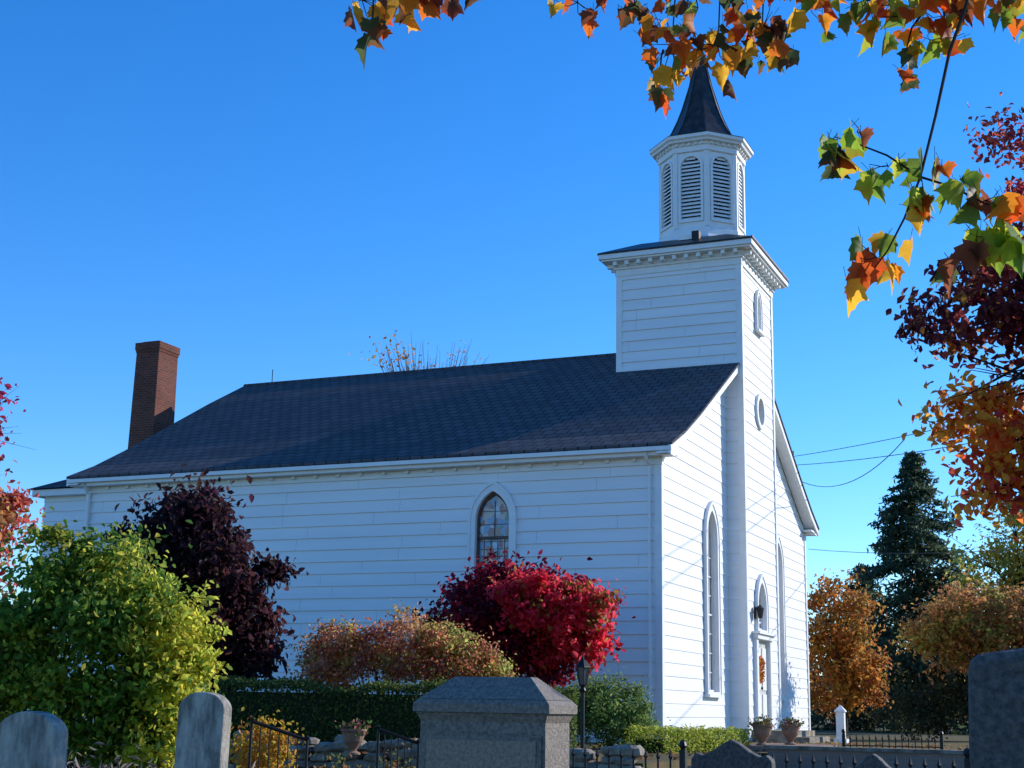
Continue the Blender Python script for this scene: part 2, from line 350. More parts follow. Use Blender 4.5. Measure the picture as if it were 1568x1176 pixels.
WX=[-3.95,-11.6]; wp=dict(a=.42,zb=1.25,zs=4.86,za=5.50)
G=gothic(wp['a'],wp['zb'],wp['zs'],wp['za']); GF=hw_from(G)
mb=MB(); mb.T=sideF
siding(mb,0,6.0,lambda z:(-L,0),[(x,GF,wp['zb'],wp['za']) for x in WX],pr=.034)
mb.T=frame((0,Wd,0),(1,0,0),(0,1,0)); siding(mb,0,6.0,lambda z:(-L,0),[],nsl=1)
def gext(lo,hi):
    def f(z):
        l,h=lo,hi
        if z>6.5:
            y=roofy(z+.02); l=max(lo,y); h=min(hi,Wd-y)
        return (l,h) if h-l>.0 else ((l+h)/2,(l+h)/2)
    return f
mb.T=frame((-L,0,0),(0,1,0),(-1,0,0)); siding(mb,0,10.2,gext(0,Wd),[],nsl=1,joints=False)
FW=[3.85,Wd-3.85]; a2=.44; fz=dict(zb=1.15,zs=4.75,za=5.42); G2=gothic(a2,fz['zb'],fz['zs'],fz['za']); GF2=hw_from(G2)
mb.T=frontF
siding(mb,0,9.45,gext(0,T0),[(FW[0],GF2,fz['zb'],fz['za'])],joints=False,pr=.016); siding(mb,0,9.45,gext(T1,Wd),[(FW[1],GF2,fz['zb'],fz['za'])],joints=False,pr=.016)
yc=(T0+T1)/2
OV=ellipse(.33,.36,8.48); LW=gothic(.2,10.72,11.35,11.7); DW=gothic(.42,2.75,3.35,3.95); dc=yc-.3
ops=[(yc,hw_from(OV),8.12,8.84),(yc,hw_from(LW),10.72,11.7),(dc,hw_from(DW),2.75,3.95),(dc,lambda z:.62,.3,2.45)]
mb.T=towF; siding(mb,0,12.3,lambda z:(T0,T1),ops,joints=False,pr=.016)
mb.T=frame((0,T0,0),(1,0,0),(0,-1,0)); siding(mb,0,9.3,lambda z:(0,TX),[],nsl=1,joints=False,pr=.03); siding(mb,9.3,12.3,lambda z:(TB,TX),[],nsl=1,pr=.034)
mb.T=frame((0,T1,0),(1,0,0),(0,1,0)); siding(mb,0,9.3,lambda z:(0,TX),[],nsl=1,joints=False); siding(mb,9.3,12.3,lambda z:(TB,TX),[],nsl=1)
mb.T=frame((TB,0,0),(0,1,0),(-1,0,0)); siding(mb,9.3,12.3,lambda z:(T0,T1),[],nsl=1,joints=False)
mb.T=None; mb.done('clapboard_walls',church)
mb=MB()
def corner(x,y,sx,sy,z0,z1,wd=.12,t=.042):
    xa,xb=sorted((x+sx*t,x-sx*wd)); ya,yb=sorted((y+sy*t,y-sy*.01)); mb.box((xa,ya,z0),(xb,yb,z1),TRIM)
    ya,yb=sorted((y-sy*.012,y-sy*wd)); xa,xb=sorted((x+sx*t,x-sx*.01)); mb.box((xa,ya,z0),(xb,yb,z1),TRIM)
corner(0,0,1,-1,0,6.1); corner(0,Wd,1,1,0,6.1); corner(-L,0,-1,-1,0,6.1); corner(-L,Wd,-1,1,0,6.1)
corner(TX,T0,1,-1,0,12.1); corner(TX,T1,1,1,0,12.1); corner(TB,T0,-1,-1,9.36,12.1); corner(TB,T1,-1,1,9.36,12.1)
mb.box((-L-.05,-.06,-.3),(.06,.2,.02),STONE); mb.box((-.1,.0,-.3),(.07,Wd+.05,.021),STONE); mb.box((0,T0-.06,-.3),(TX+.06,T1+.06,.022),STONE)
for sy,y0 in ((-1,0),(1,Wd)):
    def yb(a,b): return tuple(sorted((y0+sy*a,y0+sy*b)))
    a_,b_=yb(-.02,.055); mb.box((-L-.06,a_,5.92),(.055,b_,6.08),TRIM)
    a_,b_=yb(-.02,.32); mb.box((-L-.36,a_,6.08),(.34,b_,6.13),TRIM)
    a_,b_=yb(.26,.325); mb.box((-L-.37,a_,6.13),(.36,b_,6.25),TRIM)
    a_,b_=yb(.34,.43); mb.box((-L-.38,a_,6.16),(.38,b_,6.252),TRIM)
    x=-L
    while x<-.1:
        a_,b_=yb(.057,.12); mb.box((x,a_,6.0),(x+.09,b_,6.078),TRIM); x+=.62
def rake(x0,x1,xs0,xs1,stop):
    for PR in (PROF,PROFR):
        for (ya,za),(yb_,zb_) in zip(PR[:-1],PR[1:]):
            if stop and min(abs(ya-Wd/2),abs(yb_-Wd/2))<Wd/2-T0-.001: continue
            for (xa,xb,d0,d1) in ((x0,x1,.03,.22),(xs0,xs1,.16,.20)):
                P=[(xa,ya,za-d1),(xb,ya,za-d1),(xb,yb_,zb_-d1),(xa,yb_,zb_-d1),(xa,ya,za-d0),(xb,ya,za-d0),(xb,yb_,zb_-d0),(xa,yb_,zb_-d0)]
                for q in ((0,3,2,1),(4,5,6,7),(0,1,5,4),(1,2,6,5),(2,3,7,6),(3,0,4,7)): mb.poly([P[i] for i in q],TRIM)
rake(.31,.37,.035,.31,True); rake(-L-.40,-L-.33,-L-.33,-L-.035,False)
mb.box((.035,-.32,6.14),(.31,.35,6.2),TRIM); mb.box((.035,Wd-.35,6.14),(.31,Wd+.32,6.2),TRIM)
mb.tube([(-.22,-.39,6.15),(-.22,-.30,6.02),(-.22,-.10,5.88),(-.22,-.10,.1)],.035,TRIM,8)
mb.tube([(-L+.1,-.39,6.15),(-L+.1,-.10,5.88),(-L+.1,-.10,.1)],.04,TRIM,8)
for x in WX: gwin(mb,sideF,x,wp['a'],wp['zb'],wp['zs'],wp['za'],leaded=4.45,glass=SGLASS,sm=BROWN)
for y in FW: gwin(mb,frontF,y,a2,fz['zb'],fz['zs'],fz['za'],rows=8,cols=3)
gwin(mb,towF,dc,.42,2.75,3.35,3.95,rows=3,cols=3)
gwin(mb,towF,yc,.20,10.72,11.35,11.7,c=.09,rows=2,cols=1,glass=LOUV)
mb.T=lambda q:towF((q[0]+yc,q[1],q[2]))
inn=OV; out=ellipse(.45,.48,8.48); ring(mb,inn,out,0,.085,TRIM,-.12); mb.poly([(u,-.1,z) for u,z in inn],GLASS)
mb.box((-.012,-.095,8.14),(.012,-.07,8.82),TRIM); mb.box((-.32,-.094,8.468),(.32,-.072,8.492),TRIM)
for i in range(7):
    z=10.80+i*.115; mb.poly([(-.2,-.08,z+.07),(.2,-.08,z+.07),(.2,-.02,z),(-.2,-.02,z)],TRIM)
mb.T=lambda q:towF((q[0]+dc,q[1],q[2]))
for s in (-1,1):
    a_,b_=sorted((s*.62,s*.80)); mb.box((a_,0,.18),(b_,.11,2.5),TRIM)
mb.box((-.86,0,2.5),(.86,.16,2.62),TRIM); mb.box((-.92,0,2.62),(.92,.22,2.68),TRIM)
mb.box((-.62,-.06,.3),(.62,-.0,2.47),DOOR)
for s in (-1,1):
    for z0_,z1_ in ((.45,1.15),(1.25,2.3)):
        a_,b_=sorted((s*.1,s*.5)); mb.box((a_,.002,z0_),(b_,.02,z1_),TRIM)
mb.tube([(-.05,.01,1.3),(-.05,.06,1.3)],.03,BLACK,8)
mb.box((-1.1,.0,-.05),(1.1,1.1,.28),STONE); mb.box((-1.25,1.1,-.05),(1.25,1.45,.14),STONE)
mb.T=None
Z=-.08
def rbox(o,z0,z1,m): mb.box((TB-o,T0-o,z0+Z),(TX+o,T1+o,z1+Z),m)
rbox(.055,12.16,12.34,TRIM); rbox(.10,12.34,12.40,TRIM); rbox(.36,12.52,12.57,TRIM); rbox(.42,12.57,12.70,TRIM); rbox(.12,12.40,12.52,TRIM)
x=TB-.05
while x<TX+.1:
    mb.box((x,T0-.30,12.41+Z),(x+.10,T0-.12,12.518+Z),TRIM); mb.box((x,T1+.12,12.41+Z),(x+.10,T1+.30,12.518+Z),TRIM); x+=.33
y=T0-.05
while y<T1+.1:
    mb.box((TX+.12,y,12.41+Z),(TX+.30,y+.10,12.518+Z),TRIM); mb.box((TB-.30,y,12.41+Z),(TB-.12,y+.10,12.518+Z),TRIM); y+=.33
mb.done('trim_windows_and_cornice',church)
mb=MB(); XA=-L-.42; XB=.40
for PR in (PROF,PROFR):
    for (ya,za),(yb_,zb_) in zip(PR[:-1],PR[1:]):
        t=.03
        P=[(XA,ya,za-t),(XB,ya,za-t),(XB,yb_,zb_-t),(XA,yb_,zb_-t),(XA,ya,za+.03),(XB,ya,za+.03),(XB,yb_,zb_+.03),(XA,yb_,zb_+.03)]
        for q in ((0,3,2,1),(4,5,6,7),(0,1,5,4),(1,2,6,5),(2,3,7,6),(3,0,4,7)): mb.poly([P[i] for i in q],SHING)
mb.tube([(XA,Wd/2,10.40),(TB,Wd/2,10.40)],.05,SHING,6)
mb.tube([(-14.9,Wd/2,10.4),(-14.9,Wd/2,10.85)],.015,BLACK,5)
cx=(TB+TX)/2; hx=(TX-TB)/2; hy=(T1-T0)/2; bx=cx+.2
mb.frus((cx,yc),(hx+.45,hy+.45),(hx+.43,hy+.43),12.702+Z,12.75+Z,COPPER)
mb.frus((cx,yc),(hx+.43,hy+.43),(1.2,1.2),12.75+Z,13.12,COPPER)
mb.box((TX+.40,T0-.4,12.752+Z),(TX+.44,T1+.4,12.785+Z),RUST)
mb.box((TB-.03,T0-.065,9.37),(TX-.0,T0-.04,9.50),TRIM)
mb.done('roof',church)
# --- belfry
mb=MB(); O=Vector((bx,yc,0)); RC=1.17; ap=RC*math.cos(math.pi/8); fw=2*RC*math.sin(math.pi/8)
off=math.pi/8
mb.lathe((bx,yc,0),[(1.30,13.0),(1.30,13.14),(1.25,13.22),(1.215,13.42),(1.17,13.46)],8,TRIM,off)
for k in range(8):
    an=k*math.pi/4; nd=Vector((math.cos(an),math.sin(an),0)); ud=Vector((-math.sin(an),math.cos(an),0)); base=frame(O+nd*ap,ud,nd); mb.T=base
    a=.28; zb=13.68; zs=15.22; n=8
    mb.poly([(-fw/2,0,13.45),(fw/2,0,13.45),(fw/2,0,zb),(-fw/2,0,zb)],TRIM)
    arc=[(a*math.cos(math.pi*i/n),zs+a*math.sin(math.pi*i/n)) for i in range(n+1)]
    for s in (-1,1): mb.poly([(s*fw/2,0,zb),(s*a,0,zb),(s*a,0,zs),(s*fw/2,0,zs)],TRIM)
    top=15.72
    mb.poly([(fw/2,0,zs),(fw/2,0,top),(a,0,top),(a,0,zs)],TRIM); mb.poly([(-fw/2,0,zs),(-fw/2,0,top),(-a,0,top),(-a,0,zs)],TRIM)
    for (u0,z0),(u1,z1) in zip(arc[:-1],arc[1:]): mb.poly([(u0,0,z0),(u0,0,top),(u1,0,top),(u1,0,z1)],TRIM)
    inn=[(-a,zb)]+[(-u,z) for u,z in arc]+[(a,zb)]; c=.065
    out=[(-a-c,zb-c)]+[(-(a+c)*math.cos(math.pi*i/n),zs+(a+c)*math.sin(math.pi*i/n)) for i in range(n+1)]+[(a+c,zb-c)]
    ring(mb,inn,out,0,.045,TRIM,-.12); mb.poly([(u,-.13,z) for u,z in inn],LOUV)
    z=zb+.01
    while z<zs+a-.06:
        hwid=a if z<zs else math.sqrt(max(.001,a*a-(z+.05-zs)**2))
        mb.poly([(-hwid,-.005,z+.036),(hwid,-.005,z+.036),(hwid,-.08,z+.09),(-hwid,-.08,z+.09)],TRIM)
        mb.poly([(-hwid,-.005,z+.036),(hwid,-.005,z+.036),(hwid,-.005,z-.008),(-hwid,-.005,z-.008)],TRIM)
        z+=.108
    for s in (-1,1):
        u0,u1=sorted((s*(fw/2+.01),s*(fw/2-.07))); mb.box((u0,.0,13.46),(u1,.028,15.7),TRIM)
    for i in range(5): u=-fw/2+.06+i*(fw)/5; mb.box((u,.06,15.80),(u+.06,.13,15.868),TRIM)
mb.T=None
mb.lathe((bx,yc,0),[(1.18,15.62),(1.23,15.64),(1.23,15.78),(1.26,15.80),(1.26,15.87),(1.38,15.88),(1.40,15.93),(1.46,15.97),(1.46,16.06),(1.0,16.09)],8,TRIM,off)
mb.done('belfry_octagon',church)
mb=MB()
mb.lathe((bx,yc,0),[(1.475,16.062),(1.45,16.085),(1.14,16.15),(.98,16.32),(.82,16.6),(.66,16.95),(.53,17.3),(.42,17.65),(.32,18.0),(.22,18.4),(.12,18.9),(.05,19.2),(.0,19.22)],8,COPPER,off)
for k in range(8):
    a=off+k*math.pi/4; pr=[(1.14,16.16),(.98,16.33),(.82,16.61),(.66,16.96),(.53,17.31),(.32,18.01),(.12,18.91),(.05,19.2)]
    mb.tube([(bx+r_*math.cos(a),yc+r_*math.sin(a),z) for r_,z in pr],.022,COPPER,5)
mb.lathe((bx,yc,19.1),[(.05,0),(.09,.08),(.05,.16),(.02,.2),(.015,.5),(0,.52)],8,COPPER)
mb.box((-1.3,5.75,13.0),(-.85,5.95,13.13),TRIM); mb.box((-.9,5.7,12.93),(-.7,5.9,13.2),BLACK)
mb.done('spire_roof',church)
# --- rear wing
mb=MB(); wx0,wx1,wy0,wy1=-19.6,-L,3.0,12.0
mb.T=frame((0,wy0,0),(1,0,0),(0,-1,0)); siding(mb,0,6.5,lambda z:(wx0,wx1),[],nsl=1,pr=.03)
mb.T=frame((wx0,0,0),(0,1,0),(-1,0,0)); siding(mb,0,6.5,lambda z:(wy0,wy1),[],nsl=1,joints=False); mb.T=None
mb.box((wx0-.25,wy0-.28,6.42),(wx1-.45,wy1+.28,6.60),TRIM)
v=[(wx0-.35,wy0-.38,6.62),(wx1+.02,wy0-.38,6.62),(wx1+.02,wy1+.38,6.62),(wx0-.35,wy1+.38,6.62),(wx0+2.6,7.5,8.7),(wx1+.02,7.5,8.7)]
mb.poly([v[0],v[1],v[5],v[4]],SHING); mb.poly([v[0],v[4],v[3]],SHING); mb.poly([v[4],v[5],v[2],v[3]],SHING)
mb.done('rear_wing',church)
mb=MB()
mb.frus((-17.86,5.4),(.47,.52),(.42,.47),5.9,11.1,BRICK); mb.box((-17.86-.44,5.4-.49,11.1),(-17.86+.44,5.4+.49,11.18),BRICK); mb.box((-17.86-.46,5.4-.51,11.18),(-17.86+.46,5.4+.51,11.40),BRICK)
mb.box((-17.86-.3,5.4-.35,11.40),(-17.86+.3,5.4+.35,11.46),BLACK)
mb.done('brick_chimney',church)
wr=empty('door_wreath',(TX+.06,dc-.3,1.75)); P=[]
for i in range(500):
    a=random.uniform(0,2*math.pi); q=.2+random.gauss(0,.035); P.append((random.gauss(0,.03),q*math.cos(a),q*math.sin(a)*1.2))
leafmesh('wreath_leaves',np.array(P),.07,[(.6,.16,.02),(.5,.08,.02),(.6,.3,.03)],LEAF,wr)
mb=MB(); mb.box((0,-.05,-.02),(.06,.05,.28),BLACK); mb.lathe((.16,0,0),[(.05,0),(.09,.22),(.1,.24),(.02,.32),(0,.34)],6,BLACK); mb.tube([(0,0,.2),(.16,0,.34)],.01,BLACK,5)
o=mb.done('wall_lantern'); o.location=(TX+.04,dc-.75,3.0)
# ------------------------------------------------------------------ headstones
def slab(name,loc,w_,t,prof,m,bev=.012,rz=0,tilt=0):
    mb=MB(); f=[(u,-t/2,z) for u,z in prof]; b=[(u,t/2,z) for u,z in prof]
    mb.poly(f,m); mb.poly(b[::-1],m); k=len(prof)
    for i in range(k): j=(i+1)%k; mb.poly([f[i],b[i],b[j],f[j]],m)
    o=mb.done(name,merge=True); o.location=loc; o.rotation_euler=(0,math.radians(tilt),math.radians(rz))
    bv=o.modifiers.new('b','BEVEL'); bv.width=bev; bv.segments=2; bv.limit_method='ANGLE'
    return o
def roundtop(w_,h):
    n=16; a=w_/2
    return [(-a,0),(-a,h-a*.62)]+[(-a*math.cos(math.pi*i/n),h-a*.62+a*.62*math.sin(math.pi*i/n)) for i in range(1,n)]+[(a,h-a*.62),(a,0)]
slab('weathered_headstone',(3.25,-22.52,-.9),.46,.12,roundtop(.46,1.53),MARB,tilt=-1)
slab('weathered_headstone',(2.33,-19.55,-.88),.46,.12,roundtop(.44,1.66),MARB,tilt=.8)
def ogee(w_,h):
    a=w_/2; L_=[(-a,0),(-a,h-.12),(-a*.86,h-.085),(-a*.7,h-.10),(-a*.45,h-.07),(-a*.2,h-.025),(0,h)]
    return L_+[(-u,z) for u,z in L_[:-1]][::-1]
slab('gothic_headstone',(6.98,-20.66,-.88),.5,.1,ogee(.50,1.42),DGRAN)
slab('gothic_headstone',(7.80,-20.55,-.88),.4,.1,ogee(.36,1.36),DGRAN)
slab('rough_granite_headstone',(9.19,-24.38,-.9),.7,.2,[(-.42,0),(-.43,.7),(-.422,1.2),(-.43,1.5),(-.42,1.78),(-.38,1.80),(-.15,1.835),(.0,1.83),(.2,1.845),(.4,1.80),(.44,1.2),(.42,0)],DGRAN,.03)
mb=MB()
mb.frus((0,0),(.50,.27),(.50,.27),-.02,.25,GRAN); mb.frus((0,0),(.40,.19),(.39,.185),.25,1.50,GRAN)
mb.frus((0,0),(.39,.185),(.412,.205),1.50,1.55,GRAN); mb.frus((0,0),(.426,.22),(.426,.22),1.552,1.60,GRAN); mb.frus((0,0),(.426,.22),(.40,.2),1.60,1.625,GRAN)
mb.frus((0,0),(.40,.2),(.24,.05),1.627,1.755,GRAN)
mb.box((-.34,-.203,.35),(.34,-.188,1.40),GRANP); mb.box((-.37,-.196,.32),(.37,-.19,1.43),GRAN)
o=mb.done('granite_monument'); o.location=(5.82,-21.60,-.88)
bv=o.modifiers.new('b','BEVEL'); bv.width=.006; bv.segments=2
# ------------------------------------------------------------------ iron fence
def fence(name,p0,p1,zb,zt,sp=.13,r=.011,spear=True,posts=2.2):
    mb=MB(); p0=Vector((*p0,0)); p1=Vector((*p1,0)); d=p1-p0; n=int(d.length/sp)
    for i in range(n+1):
        q=p0+d*(i/n); z0=zb+random.uniform(-.004,.004)
        mb.tube([(q.x,q.y,z0),(q.x,q.y,zt)],r,BLACK,5)
        if spear: mb.lathe((q.x,q.y,zt),[(r,0),(r*2.1,.025),(r*1.4,.05),(0,.11)],5,BLACK)
    for z in (zb+.15,zt-.12): mb.tube([(p0.x,p0.y,z),(p1.x,p1.y,z)],.015,BLACK,4)
    k=max(1,int(d.length/posts))
    for i in range(k+1):
        q=p0+d*(i/k); mb.box((q.x-.03,q.y-.03,zb),(q.x+.03,q.y+.03,zt+.1),BLACK); mb.lathe((q.x,q.y,zt+.1),[(.02,0),(.045,.04),(.03,.08),(0,.1)],8,BLACK)
    return mb.done(name)
fence('iron_picket_fence',(2.2,-15.0),(10.5,-15.0),-.82,.22)
fence('iron_gate',(3.75,.1),(5.6,.35),-.1,.22,sp=.12)
def rail(name,a,b,h=.9):
    mb=MB(); a=Vector(a); b=Vector(b); mb.tube([a,b],.022,BLACK,6); mb.tube([a-Vector((0,0,h-.12)),b-Vector((0,0,h-.12))],.014,BLACK,6)
    n=6
    for i in range(n+1):
        q=a.lerp(b,i/n); mb.tube([q-Vector((0,0,h if i in(0,n) else h-.12)),q],.018 if i in (0,n) else .008,BLACK,5)
    for q in (a,b): mb.lathe(tuple(q),[(.02,0),(.035,.03),(0,.06)],6,BLACK)
    return mb.done(name)
rail('iron_handrail',(-.08,-15.19,.50),(.46,-14.85,.30)); rail('iron_handrail',(.70,-13.6,.42),(1.15,-13.4,.26))
# ------------------------------------------------------------------ lamp post
mb=MB(); mb.lathe((0,0,0),[(.11,0),(.11,.06),(.06,.12),(.05,.3),(.032,.4),(.028,1.65),(.05,1.68),(.03,1.72),(.05,1.76)],10,BLACK)
mb.lathe((0,0,1.76),[(.055,0),(.095,.24)],6,GLASS)
for k in range(6):
    a=k*math.pi/3; mb.tube([(.055*math.cos(a),.055*math.sin(a),1.76),(.097*math.cos(a),.097*math.sin(a),2.0)],.007,BLACK,4)
mb.lathe((0,0,2.0),[(.0,0),(.12,0),(.11,.02),(.05,.1),(.02,.12),(.012,.17),(0,.18)],6,BLACK)
o=mb.done('lamp_post'); o.location=(2.0,-10.0,-.72)
# ------------------------------------------------------------------ stone retaining wall
mb=MB()
def rock(c,s):
    n=8; pts=[]; rot=random.uniform(0,3.14)
    for lz,rr in ((-1,.6),(-.55,1),(.35,1.03),(.9,.7)):
        for i in range(n):
            a=2*math.pi*i/n+rot; j=random.uniform(.82,1.12); ex=abs(math.cos(a))**.6*math.copysign(1,math.cos(a)); ey=abs(math.sin(a))**.6*math.copysign(1,math.sin(a))
            pts.append((c[0]+s[0]*rr*j*ex,c[1]+s[1]*rr*j*ey,c[2]+s[2]*(lz+random.uniform(-.12,.12))))
    for k in range(3):
        for i in range(n): mb.poly([pts[k*n+i],pts[k*n+(i+1)%n],pts[(k+1)*n+(i+1)%n],pts[(k+1)*n+i]],STONE)
    mb.poly(pts[3*n:],STONE); mb.poly(pts[:n][::-1],STONE)
x=-8.0
while x<3.0:
    z=-.85
    while z<.12:
        h=random.uniform(.05,.10); w_=random.uniform(.13,.30); rock((x+random.uniform(-.1,.1),-10.4+random.uniform(-.07,.07)+(z+.8)*.08,z+h),(w_,.16,h)); z+=h*1.8
    x+=.30
for z_ in range(22): rock((3.0+random.uniform(-.05,.05),-10.3+z_*.32,-.35+random.uniform(-.2,.25)),(.16,.2,.13))
mb.done('stone_retaining_wall')
mb=MB(); mb.box((3.1,-3.62,-.5),(8,-3.4,.08),PAVE); mb.box((3.05,-3.66,.08),(8.05,-3.36,.14),STONE); mb.done('brick_retaining_wall')
mb=MB(); mb.box((2.2,-2.6,-.05),(3.6,.2,.10),PAVE); mb.done('brick_platform')
def urn(name,loc,s,pal):
    e=empty(name,loc); mb=MB(); mb.lathe((0,0,0),[(0,0),(.3*s,0),(.3*s,.06*s),(.14*s,.14*s),(.16*s,.2*s),(.38*s,.5*s),(.46*s,.85*s),(.52*s,.88*s),(.52*s,.97*s),(.44*s,.97*s),(.40*s,.85*s),(0,.85*s)],16,TERRA); mb.done('pot',e,smooth=False,merge=True)
    P=RNG.normal(size=(220,3))*np.array([.26*s,.26*s,.14*s])+np.array([0,0,1.0*s]); leafmesh('potted_leaves',P,.06,pal,LEAF,e)
urn('planter_urn',(-1.03,-11.15,.02),.36,[(.05,.1,.02),(.4,.1,.1),(.1,.12,.03)])
urn('planter_urn',(2.68,-2.25,.10),.40,[(.04,.08,.02),(.2,.1,.02)])
urn('planter_urn',(2.93,-1.0,.10),.40,[(.04,.08,.02),(.15,.04,.02)])
mb=MB(); mb.box((-.1,-.1,-.2),(.1,.1,.75),TRIM); mb.frus((0,0),(.13,.13),(.13,.13),.752,.79,TRIM); mb.frus((0,0),(.12,.12),(.01,.01),.792,.92,TRIM); mb.box((-.16,-.16,-.2),(.16,.16,.1),TRIM); o=mb.done('white_gate_post'); o.location=(2.3,7.5,0)
# ------------------------------------------------------------------ shrubs & trees
PURP=[(.045,.013,.020),(.028,.010,.015),(.075,.02,.024),(.05,.018,.014)]
GRN=[(.20,.32,.03),(.13,.25,.025),(.30,.37,.035),(.08,.17,.02),(.38,.38,.04)]
plant('burning_bush',(-1.78,-3.66,0),[(0,0,2.35,1.6,1.2,1.0),(-.9,0,2.25,1.0,.9,.75),(.8,0,2.4,1.0,.9,.85),(0,.1,3.0,.8,.7,.45),(.3,0,1.7,1.25,.9,.65)],13000,.12,[(.28,.007,.02),(.16,.005,.018),(.42,.012,.02),(.10,.005,.016)],90,.18,trunk=(-1.2,-3.5,0,-1.35,-3.6,1.5),limbs=20,tr=.06,etrans=LEAF2,
  extra=[([(1.15,-.7,2.45,.72,.5,.78),(1.0,-.6,1.75,.6,.4,.35),(.3,-1.1,2.6,.8,.2,.6),(.25,-.7,3.0,.7,.3,.3)],6000,[(.85,.025,.05),(.95,.05,.07),(.7,.02,.04),(.35,.16,.03)],60,.14,.12)])  # sunlit right side put into leaf colour: brighter reds over darker main crown
plant('purple_plum_tree',(-6.5,-7.4,0),[(-.5,0,3.85,1.15,1.0,.8),(.1,0,3.0,1.3,1.1,.9),(-.8,0,3.2,1.1,.9,.8),(.7,0,2.1,.85,.8,.8),(-.1,0,4.35,.6,.5,.35),(.5,0,1.5,.8,.7,.6)],16000,.14,PURP,90,.17,trunk=(-6.2,-7.3,-.1,-6.3,-7.3,2.2),limbs=22,tr=.09,droop=.9,bark=DBARK,inner=.35)
ORG=[(.80,.25,.08),(.62,.17,.08),(.72,.42,.10),(.45,.12,.07),(.5,.40,.10),(.75,.30,.16)]
plant('orange_azalea',(-2.40,-7.2,0),[(-1.1,0,1.45,.8,.7,.6),(0,0,1.65,.8,.7,.6),(.85,0,1.5,.8,.7,.6),(-1.4,0,1.15,.6,.6,.5),(1.4,.2,1.1,.5,.6,.5)],15000,.065,ORG,130,.12,stems=30,trans=LEAF2,jit=.35,
  extra=[([(.9,-.3,1.75,.7,.3,.3),(1.5,0,1.3,.4,.4,.3)],1800,[(.45,.45,.08),(.55,.42,.08),(.3,.32,.06)],24,.12,.065)])
plant('green_shrub',(-1.6,-15.9,-.5),[(-.1,0,2.35,.9,.9,.70),(-1.1,0,1.8,1.0,.9,.95),(.4,0,1.55,.75,.8,.75),(0,-.1,1.2,1.0,.9,.9),(.4,0,.75,.6,.6,.6),(-1.3,0,.9,.9,.8,.8),(.0,0,2.8,.5,.5,.3),(-.7,-.2,2.65,.5,.5,.4)],26000,.08,GRN,150,.13,stems=40,inner=.35,etrans=LEAF2,
  extra=[([(.78,-.1,1.9,.48,.6,.5),(.85,-.1,1.25,.45,.5,.6),(.6,-.2,.6,.35,.4,.5),(.2,-.4,2.5,.4,.4,.4)],6000,[(.60,.58,.04),(.42,.48,.04),(.68,.60,.05)],60,.12,.075)])  # yellower leaves paint the sunlit right flank into the shrub's colour
plant('red_maple_tree',(-4.6,-15.2,-.5),[(-.2,0,3.5,.9,.8,.45),(.5,0,3.45,.5,.5,.38),(-.5,0,2.95,.9,.9,.5)],6500,.10,[(.65,.13,.08),(.55,.2,.06),(.55,.07,.07),(.5,.30,.07)],50,.16,trunk=(-5.4,-15.2,-.7,-5.0,-15.2,3.0),limbs=16,inner=0,trans=LEAF2)
plant('red_maple_tree',(-5.2,-15.0,-.5),[(.45,0,5.0,.3,.5,.5),(.2,0,4.5,.35,.7,.4)],480,.09,[(.55,.03,.09),(.5,.08,.07),(.35,.02,.05)],24,.12,trunk=(-6.1,-15.2,-.7,-5.5,-15.2,4.0),limbs=22,inner=0,tr=.035,trans=LEAF2)
plant('yellow_shrub',(-.65,-14.0,-.5),[(0,0,.75,.28,.3,.35),(-.2,0,.5,.25,.3,.3),(.15,0,.35,.3,.3,.3)],1500,.06,[(.7,.42,.03),(.65,.24,.03),(.5,.38,.04)],22,.09)
plant('dried_perennials',(.5,-18.4,-.85),[(-.5,0,.60,.5,.5,.35),(.3,0,.6,.5,.5,.35),(-1.1,0,.65,.5,.5,.3),(.9,.1,.5,.4,.4,.3)],7500,.10,[(.16,.14,.09),(.26,.2,.15),(.09,.10,.05),(.36,.28,.24)],70,.13,asp=.18,droop=-1.5,upb=0)
plant('low_garden_shrub',(.4,-12.2,-.7),[(0,0,.45,.5,.4,.35),(-.9,0,.4,.45,.4,.3),(.7,.2,.35,.4,.4,.25)],2600,.06,[(.12,.16,.03),(.25,.2,.04),(.35,.14,.04)],40,.10)
